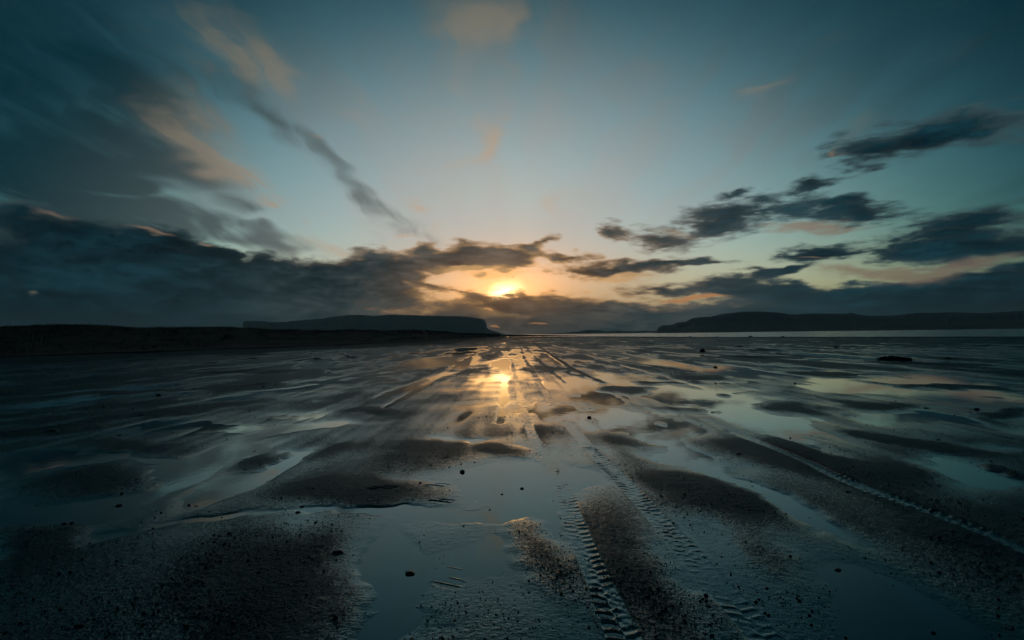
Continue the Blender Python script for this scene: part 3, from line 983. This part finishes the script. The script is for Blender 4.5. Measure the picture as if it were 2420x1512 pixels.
STONES = [
    ((1352, 2217), 'long flat dark stone on the speckled sand left of the middle pool', 0, 23, .9, .2),
    ((1640, 2294), 'wet flat stone beside the ridged boot print in the foreground', 0, 22, 1.0, -.3),
    ((1342, 2486), 'round upright cobble nearest the bottom edge, left of centre', 2, 13, 1.25, 1.0),
    ((1850, 1889), 'round dark cobble at the left shore of the middle pool', 1, 13, 1.1, .5),
    ((2088, 1955), 'dark stone standing in the middle pool, the right one of two', 1, 10, .8, .7),
    ((2008, 1977), 'flat stone standing in the middle pool, the left one of two', 0, 9, .9, 1.4),
    ((3352, 2281), 'lone dark stone in the wide blue pool at lower right', 0, 15, 1.0, .4),
    ((2358, 1672), 'blocky dark stone in bright water right of the sunlit wheel track', 3, 10, 1.3, .1),
    ((2810, 1410), 'largest boulder standing out on the far right flats', 2, 14, 1.2, .6),
    ((2861, 1471), 'rough boulder on the flats just below the largest one', 3, 10, 1.2, 1.9),
    ((634, 1586), 'isolated rounded stone with a pale wet edge, far left', 2, 11, .9, .3),
    ((414, 1634), 'small round stone left of the pale edged one, far left', 2, 7, 1.1, 2.2),
    ((212, 1732), 'broad flat stone among the dark shingle at the left', 0, 17, .9, .1),
    ((257, 2099), 'left stone of a dark close pair at lower left', 1, 12, .9, .8),
    ((288, 2093), 'right stone of a dark close pair at lower left', 1, 10, .8, 1.7),
    ((756, 2022), 'round cobble on the edge of the left creek', 2, 7, 1.1, .2),
    ((786, 2025), 'flatter cobble right beside the round one at the left creek', 0, 8, 1.0, 1.2),
    ((477, 2023), 'clump shaped stone in the dim left pool', 3, 14, .8, .9),
    ((1192, 2052), 'flat stone on the rim of the narrow channel, left of the middle pool', 0, 12, 1.0, .1),
    ((1208, 2028), 'thin flat stone just behind the rim stone of the narrow channel', 0, 10, .9, .6),
    ((477, 1741), 'flat stone lying at the near side of the left shingle line', 0, 10, .8, .4),
    ((1054, 1552), 'dark angular stone on the left flats below the dunes', 3, 9, 1.1, .7),
    ((1101, 1545), 'small angular stone just right of the dark one below the dunes', 3, 6, 1.0, 2.0),
    ((3908, 1637), 'dark lump of rock on the grey flat near the right edge', 3, 12, .9, .5),
    ((4047, 1826), 'small flat stone in the pool at the right edge', 0, 8, 1.0, .6),
    ((2955, 1821), 'flat stone on the speckled bar right of centre', 0, 12, .8, .1),
    ((3180, 1535), 'round stone above the bright curved pool on the right', 2, 6, 1.0, .3),
    ((2862, 1535), 'dark stone at the upper end of the bright curved pool', 2, 6, .9, 1.1),
    ((3706, 1633), 'flat stone at the tip of a smooth dark sand bar, right', 0, 10, .8, 0),
    ((3100, 2056), 'squat stone at the right tip of the dark foreground bar', 1, 7, 1.2, .9),
    ((3394, 1973), 'low wet stone where the right wheel track enters the pool', 0, 13, .7, .2),
    ((3161, 1753), 'small stone poking out of the bright curved pool', 2, 5, 1.1, .4),
    ((3755, 1761), 'thin flat stone on the grey bar far right', 0, 11, .6, .1),
    ((3734, 2533), 'dim stone at the lower right corner', 1, 12, .9, .6),
    ((1959, 2040), 'small stone on the near shore of the middle pool', 1, 6, 1.0, .6),
    ((1845, 1858), 'small stone just behind the round cobble of the middle pool', 1, 7, .8, 1.5),
    ((2047, 1734), 'flat stone on the small bright pool beneath the sun glow', 0, 7, .9, .2),
]
for P, label, form, half, hh, rot in STONES:
    place_stone(P, label, form, half, hh, rot)

# pebbles strewn over the bars
g = np.random.default_rng(77)
small = [stone_mesh('pebble', 200 + k, 2, .55 + .08 * k, .6) for k in range(5)]
NP = 420000
rr = 1 / g.uniform(1 / 48.0, 1 / 2.6, NP)
tt_ = g.uniform(-1.2, 1.2, NP)
pa = np.arctan(tt_)
px, py = rr * np.sin(pa), rr * np.cos(pa)
zz = grid_height(px, py)
cluster = perlin(px * 1.1, py * .8, 71) + .6 * perlin(px * 3.1, py * 2.2, 72)
dens = np.clip((zz + .004) / .024, 0.03, 1) ** 1.3 * np.clip(.35 + 1.1 * cluster, .05, 1.4)
# lines of shingle
for line, wid, amt in (([(0, 1030), (200, 1005), (380, 975), (545, 950)], 10, 5.0), ([(960, 930), (1040, 905), (1130, 890)], 8, 1.2), ([(1150, 985), (1210, 975)], 12, 4.0), ([(0, 960), (250, 935), (480, 905)], 8, 2.5)):
    wl = [ground_at(*p) for p in line]
    d_, _ = poly_dist(px, py, wl)
    y0 = ground_at(*line[0])[1]
    dens += amt * np.exp(-(d_ / (wid * y0 / FPX * 2.2)) ** 2)
take = g.random(NP) < dens * .36
print('pebbles', int(take.sum()))
px, py, zz, rr = px[take], py[take], zz[take], rr[take]
siz = (.0019 + .0036 * g.random(len(px)) ** 3.2 + .006 * (g.random(len(px)) ** 22)) * (1 + rr / 7.5) ** .9
app = siz / rr
order = np.argsort(-app)
solo, mass = order[:260], order[260:][:85000]
ang = g.random(len(px)) * 6.28
MARKS = [(Vector(ground_at(u, v)), what, []) for u, v, what in (
    (798, 1309, 'the long flat stone left of the middle pool'), (969, 1354, 'the wet flat stone by the boot print'), (793, 1468, 'the upright cobble at the bottom edge'),
    (1092, 1115, 'the round cobble on the middle pool shore'), (1209, 1160, 'the two stones in the middle pool'), (1979, 1347, 'the lone stone of the wide right pool'),
    (1392, 987, 'the blocky stone in bright water'), (125, 1022, 'the broad flat stone in the left shingle'), (161, 1238, 'the close pair of stones at lower left'),
    (455, 1194, 'the two cobbles on the left creek'), (282, 1194, 'the clump shaped stone in the dim left pool'), (706, 1208, 'the rim stones of the narrow channel'),
    (1745, 1075, 'the flat stone on the speckled right bar'), (1831, 1213, 'the squat stone at the tip of the dark bar'), (2004, 1165, 'the low stone on the right wheel track'),
    (2205, 1495, 'the dim stone at the lower right corner'), (1430, 1420, 'the near left wheel track'), (1690, 1390, 'the near right wheel track'),
    (560, 1400, 'the wide dark bar at lower left'), (200, 1400, 'the dim sand at the lower left corner'), (870, 1150, 'the long speckled bar left of the middle pool'),
    (1270, 1290, 'the small dark bar left of the wheel tracks'), (1480, 1300, 'the dark sand between the wheel tracks'), (2260, 1265, 'the dark bar under the right wheel track'),
    (210, 1140, 'the oval bar at the left edge'), (1180, 985, 'the glowing wet sand under the sun'), (1650, 1165, 'the dark oval bar right of the tracks'))]
for k in solo:
    o = bpy.data.objects.new('pebble', small[int(k) % 5])
    COL.objects.link(o)
    s_ = float(siz[k])
    o.location = (float(px[k]), float(py[k]), max(-.001, float(zz[k])) + s_ * .25)
    o.scale = (s_, s_, s_ * (.8 + .5 * float(g.random())))
    o.rotation_euler = (0, 0, float(ang[k]))
    here = Vector((float(px[k]), float(py[k])))
    best = min(MARKS, key=lambda m: (here - m[0]).length / (1 + .12 * m[0].length))
    best[2].append(((here - best[0]).length, o))
for pos, what, found in MARKS:
    found.sort(key=lambda f: f[0])
    for n_, (d_, o) in enumerate(found):
        lab = ('small dark pebble lying closest to ' if n_ == 0 else 'small dark pebble strewn about ') + what
        tag(o, lab, 'pebble', 'pebbles strewn about ' + what)
# the rest of the shingle and grit
iv = np.array([(1, 0, 0), (-1, 0, 0), (0, 1, 0), (0, -1, 0), (0, 0, 1), (0, 0, -1)], float)
itri = np.array([(0, 2, 4), (2, 1, 4), (1, 3, 4), (3, 0, 4), (2, 0, 5), (1, 2, 5), (3, 1, 5), (0, 3, 5)])
m_ = len(mass)
jit = 1 + .22 * g.standard_normal((m_, len(iv), 1))
ca, sa = np.cos(ang[mass]), np.sin(ang[mass])
loc = iv[None] * jit * siz[mass][:, None, None] * np.stack([np.ones(m_), .6 + .4 * g.random(m_), .45 + .4 * g.random(m_)], -1)[:, None]
lx = loc[..., 0] * ca[:, None] - loc[..., 1] * sa[:, None] + px[mass][:, None]
ly = loc[..., 0] * sa[:, None] + loc[..., 1] * ca[:, None] + py[mass][:, None]
lz = loc[..., 2] + (np.maximum(-.002, zz[mass]) + siz[mass] * .2)[:, None]
Vg = np.stack([lx, ly, lz], -1).reshape(-1, 3)
Fg = (itri[None] + (np.arange(m_) * len(iv))[:, None, None]).reshape(-1, 3)
tag(fast_mesh('shingle', Vg, Fg, M_ROCK), 'fine dark shingle and grit strewn over the sand bars', 'shingle', kind='stuff')

# far stones along the waterline of the bay
for k, (u, v, w) in enumerate(((2760, 1349, 7), (2868, 1349, 5), (3002, 1349, 7), (3130, 1349, 8), (3090, 1350, 4), (2560, 1350, 4))):
    x, y = ground_at(u * KP, v * KP)
    y = min(y, 175.0)
    x = bearing(u * KP, v * KP).x / bearing(u * KP, v * KP).y * y
    w_ = w * KP * y / FPX
    o = bpy.data.objects.new('shore_stone', big_stones[k % 4])
    COL.objects.link(o)
    o.location = (x, y, .02 + w_ * .2)
    o.scale = (w_, w_, w_ * .9)
    o.rotation_euler = (0, 0, k * 1.3)
    tag(o, 'tiny dark stone on the waterline of the bay', 'stone', 'stones along the bay waterline')

# ------------------------------------------------------------------ grass tussocks and weed on the flats
def tussock(P, wide, high, label, n, seed, mat=M_WEED, name='grass_tussock', cat='tussock', group=None):
    x, y = ground_at(P[0] * KP, P[1] * KP)
    w, h = wide * KP * y / FPX, high * KP * y / FPX
    root = bpy.data.objects.new(name, None)
    COL.objects.link(root)
    root.location = (x, y, 0)
    gg = np.random.default_rng(seed)
    # lens-shaped cushion of mud
    vs, fs = [], []
    NA, NRg = 36, 7
    for r_i in range(NRg):
        f = r_i / (NRg - 1)
        for q in range(NA):
            a_ = 2 * math.pi * q / NA
            wob = 1 + .18 * math.sin(3 * a_ + seed) + .1 * math.sin(7 * a_)
            vs.append((w * f * wob * math.cos(a_), w * .38 * f * wob * math.sin(a_), h * .2 * (1 - f * f) * (1 + .3 * math.sin(5 * a_ + f * 6)) - .015))
    for r_i in range(NRg - 1):
        for q in range(NA):
            fs.append((r_i * NA + q, r_i * NA + (q + 1) % NA, (r_i + 1) * NA + (q + 1) % NA, (r_i + 1) * NA + q))
    mesh_obj('mud_cushion', vs, fs, M_DUNE, root)
    t_ = gg.beta(1.6, 2.2, n) * 2 - 1
    bx_ = t_ * w * .92
    by_ = gg.normal(0, .13, n) * w
    hh_ = h * (1.0 - .55 * np.abs(t_ + .25)) * (.45 + .6 * gg.random(n))
    bo = blades('blades', np.stack([bx_, by_, np.full(n, h * .12)], -1), hh_, np.full(n, .006 + .0009 * y), mat, seed)
    bo.parent = root
    return tag(root, label, cat, group)


tussock((3585, 1439), 76, 20, 'long dark grass tussock on the far right flats with its reflection', 420, 1)
tussock((3797, 1438), 22, 12, 'small grass tussock to the right of the long one', 90, 2)
tussock((2962, 1389), 14, 7, 'low clump of weed near the far waterline, right of centre', 60, 3, name='weed_clump', cat='seaweed')
tussock((3345, 1391), 10, 9, 'small upright clump of weed far out on the right flats', 50, 4, name='weed_clump', cat='seaweed')
tussock((3168, 1385), 22, 5, 'flat dark clump of weed far out between two smaller clumps', 60, 5, name='weed_clump', cat='seaweed')


# ------------------------------------------------------------------ twigs
def twig(P, pts, rad, label):
    x, y = ground_at(P[0] * KP, P[1] * KP)
    z0 = max(0.0, float(grid_height(np.array([x]), np.array([y]))[0]))
    vs, fs = [], []
    for s_i, line in enumerate(pts):
        b0 = len(vs)
        for q, (a_, b_, c_) in enumerate(line):
            r_ = rad * (1 - .6 * q / (len(line) - 1)) * (1 if s_i == 0 else .6)
            for k in range(6):
                t = k * math.pi / 3
                vs.append((a_ + r_ * math.cos(t), b_ + r_ * .3 * math.sin(t), c_ + r_ * math.sin(t)))
        for q in range(len(line) - 1):
            for k in range(6):
                fs.append((b0 + q * 6 + k, b0 + q * 6 + (k + 1) % 6, b0 + (q + 1) * 6 + (k + 1) % 6, b0 + (q + 1) * 6 + k))
        fs.append(tuple(b0 + k for k in range(6)))
        fs.append(tuple(b0 + (len(line) - 1) * 6 + k for k in reversed(range(6))))
    o = mesh_obj('twig', vs, fs, M_WOOD)
    o.location = (x, y, z0)
    return tag(o, label, 'twig')


twig((2231, 1886), [[(0, 0, -.01), (.004, 0, .015), (-.004, .004, .032), (-.012, .004, .048)], [(0, 0, .012), (.015, .006, .02), (.022, .008, .034)], [(-.03, 0, .0), (0, 0, .004), (.03, 0, .002)]], .005, 'small forked twig sticking up where the middle pool narrows')
twig((2866, 1650), [[(-.11, 0, .006), (-.04, .01, .014), (.04, 0, .012), (.12, .01, .006)], [(.03, 0, .012), (.06, .01, .03), (.08, .01, .034)]], .010, 'dark stick of driftwood floating in the bright curved pool')


# ------------------------------------------------------------------ posts on the dunes
def post(P, depth, tall, rad, label):
    x, y, z = at_depth(P[0] * KP, P[1] * KP, depth)
    n = 8
    vs, fs = [], []
    prof = [(-.4, 1.0), (tall * .5, .95), (tall * .94, .9), (tall, .6)]
    for h, k in prof:
        for q in range(n):
            t = 2 * math.pi * q / n
            vs.append((rad * k * math.cos(t) + h * .02, rad * k * math.sin(t), h))
    for r_ in range(len(prof) - 1):
        for q in range(n):
            fs.append((r_ * n + q, r_ * n + (q + 1) % n, (r_ + 1) * n + (q + 1) % n, (r_ + 1) * n + q))
    fs.append(tuple((len(prof) - 1) * n + q for q in range(n)))
    o = mesh_obj('wooden_post', vs, fs, M_WOOD)
    o.location = (x, y, z)
    return tag(o, label, 'post', 'old posts on the dunes')


post((1652, 1321), 141, .95, .11, 'single wooden post on the dune crest in front of the headland')
post((832, 1342), 78, .7, .07, 'left one of two short posts in the dune grass')
post((842, 1342), 79, .6, .06, 'right one of two short posts in the dune grass')


# ------------------------------------------------------------------ tower and mast on the headland
def tower(P, depth, label):
    x, y, z = at_depth(P[0] * KP, P[1] * KP, depth)
    root = bpy.data.objects.new('lookout_tower', None)
    COL.objects.link(root)
    root.location = (x, y, z)

    def ring(name, prof, n=10):
        vs = [(r_ * math.cos(2 * math.pi * q / n), r_ * math.sin(2 * math.pi * q / n), h) for h, r_ in prof for q in range(n)]
        fs = [(i_ * n + q, i_ * n + (q + 1) % n, (i_ + 1) * n + (q + 1) % n, (i_ + 1) * n + q) for i_ in range(len(prof) - 1) for q in range(n)]
        fs.append(tuple((len(prof) - 1) * n + q for q in range(n)))
        mesh_obj(name, vs, fs, M_MASONRY, root, smooth_shade=False)
    ring('shaft', [(-12, 4.2), (0, 4.0), (7, 3.4)])
    ring('gallery', [(7.0, 4.4), (7.8, 4.4)])
    ring('lantern', [(7.8, 2.4), (10.2, 2.3), (11.8, .3)])
    return tag(root, label, 'tower')


tower((1345, 1266), 3200, 'tiny tower standing on the left shoulder of the headland skyline')
x, y, z = at_depth(1398 * KP, 1261 * KP, 3200)
root = bpy.data.objects.new('mast', None)
COL.objects.link(root)
root.location = (x, y, z)
mesh_obj('pole', [(sx * k, sy * k, h) for h, k in ((-8, .9), (17, .35)) for sx, sy in ((-1, -1), (1, -1), (1, 1), (-1, 1))], [(0, 1, 5, 4), (1, 2, 6, 5), (2, 3, 7, 6), (3, 0, 4, 7), (4, 5, 6, 7)], M_MASONRY, root, smooth_shade=False)
mesh_obj('cross_arm', [(sx * 2.4, sy * .3, 13 + sz * .3) for sz in (-1, 1) for sx, sy in ((-1, -1), (1, -1), (1, 1), (-1, 1))], [(3, 2, 1, 0), (4, 5, 6, 7), (0, 1, 5, 4), (1, 2, 6, 5), (2, 3, 7, 6), (3, 0, 4, 7)], M_MASONRY, root, smooth_shade=False)
tag(root, 'thin mast on the headland skyline just right of the tiny tower', 'mast')


# ------------------------------------------------------------------ birds
def bird(P, depth, span, roll, yaw, label):
    x, y, z = at_depth(P[0] * KP, P[1] * KP, depth)
    root = bpy.data.objects.new('bird', None)
    COL.objects.link(root)
    root.location = (x, y, z)
    root.rotation_euler = (roll, .2, yaw)
    s_ = span / 2
    vs, fs = [], []
    prof = [(-.55, .02, 0), (-.42, .05, .0), (-.2, .12, -.01), (.05, .15, -.02), (.28, .12, 0), (.40, .085, .03), (.50, .08, .05), (.58, .05, .05), (.66, .012, .03)]
    for yy, r_, zz_ in prof:
        for q in range(8):
            t = q * math.pi / 4
            vs.append((r_ * s_ * math.cos(t), yy * s_, (zz_ + r_ * .85 * math.sin(t)) * s_))
    for i_ in range(len(prof) - 1):
        for q in range(8):
            fs.append((i_ * 8 + q, i_ * 8 + (q + 1) % 8, (i_ + 1) * 8 + (q + 1) % 8, (i_ + 1) * 8 + q))
    fs += [tuple(range(8)), tuple(64 + q for q in reversed(range(8)))]
    mesh_obj('body', vs, fs, M_FEATHER, root)
    for sd in (-1, 1):
        pl_ = [(.08, .22, -.16, .06), (.4, .26, -.10, .16), (.7, .18, -.06, .14), (1.0, .0, -.05, .06)]
        wv = []
        for xx, y1, y0_, z_ in pl_:
            for zz_, yy in ((z_ + .025, y1), (z_ + .02, y0_), (z_ - .01, y0_), (z_ - .015, y1)):
                wv.append((sd * xx * s_, yy * s_, zz_ * s_))
        wf = [(i_ * 4 + q, i_ * 4 + (q + 1) % 4, (i_ + 1) * 4 + (q + 1) % 4, (i_ + 1) * 4 + q) for i_ in range(3) for q in range(4)] + [(3, 2, 1, 0), (12, 13, 14, 15)]
        mesh_obj('wing', wv, wf, M_FEATHER, root)
    mesh_obj('tail', [(-.03 * s_, -.5 * s_, 0), (.03 * s_, -.5 * s_, 0), (.1 * s_, -.82 * s_, 0), (-.1 * s_, -.82 * s_, 0), (-.03 * s_, -.5 * s_, .02 * s_), (.03 * s_, -.5 * s_, .02 * s_), (.1 * s_, -.82 * s_, .01 * s_), (-.1 * s_, -.82 * s_, .01 * s_)], [(0, 1, 2, 3), (7, 6, 5, 4), (0, 4, 5, 1), (1, 5, 6, 2), (2, 6, 7, 3), (3, 7, 4, 0)], M_FEATHER, root)
    return tag(root, label, 'bird')


bird((2521, 261), 150, .85, .5, .7, 'tiny dark bird flying high in the clear sky right of centre')
bird((1544, 928), 230, .7, .2, -.8, 'tiny dark bird low in the sky left of the sun')
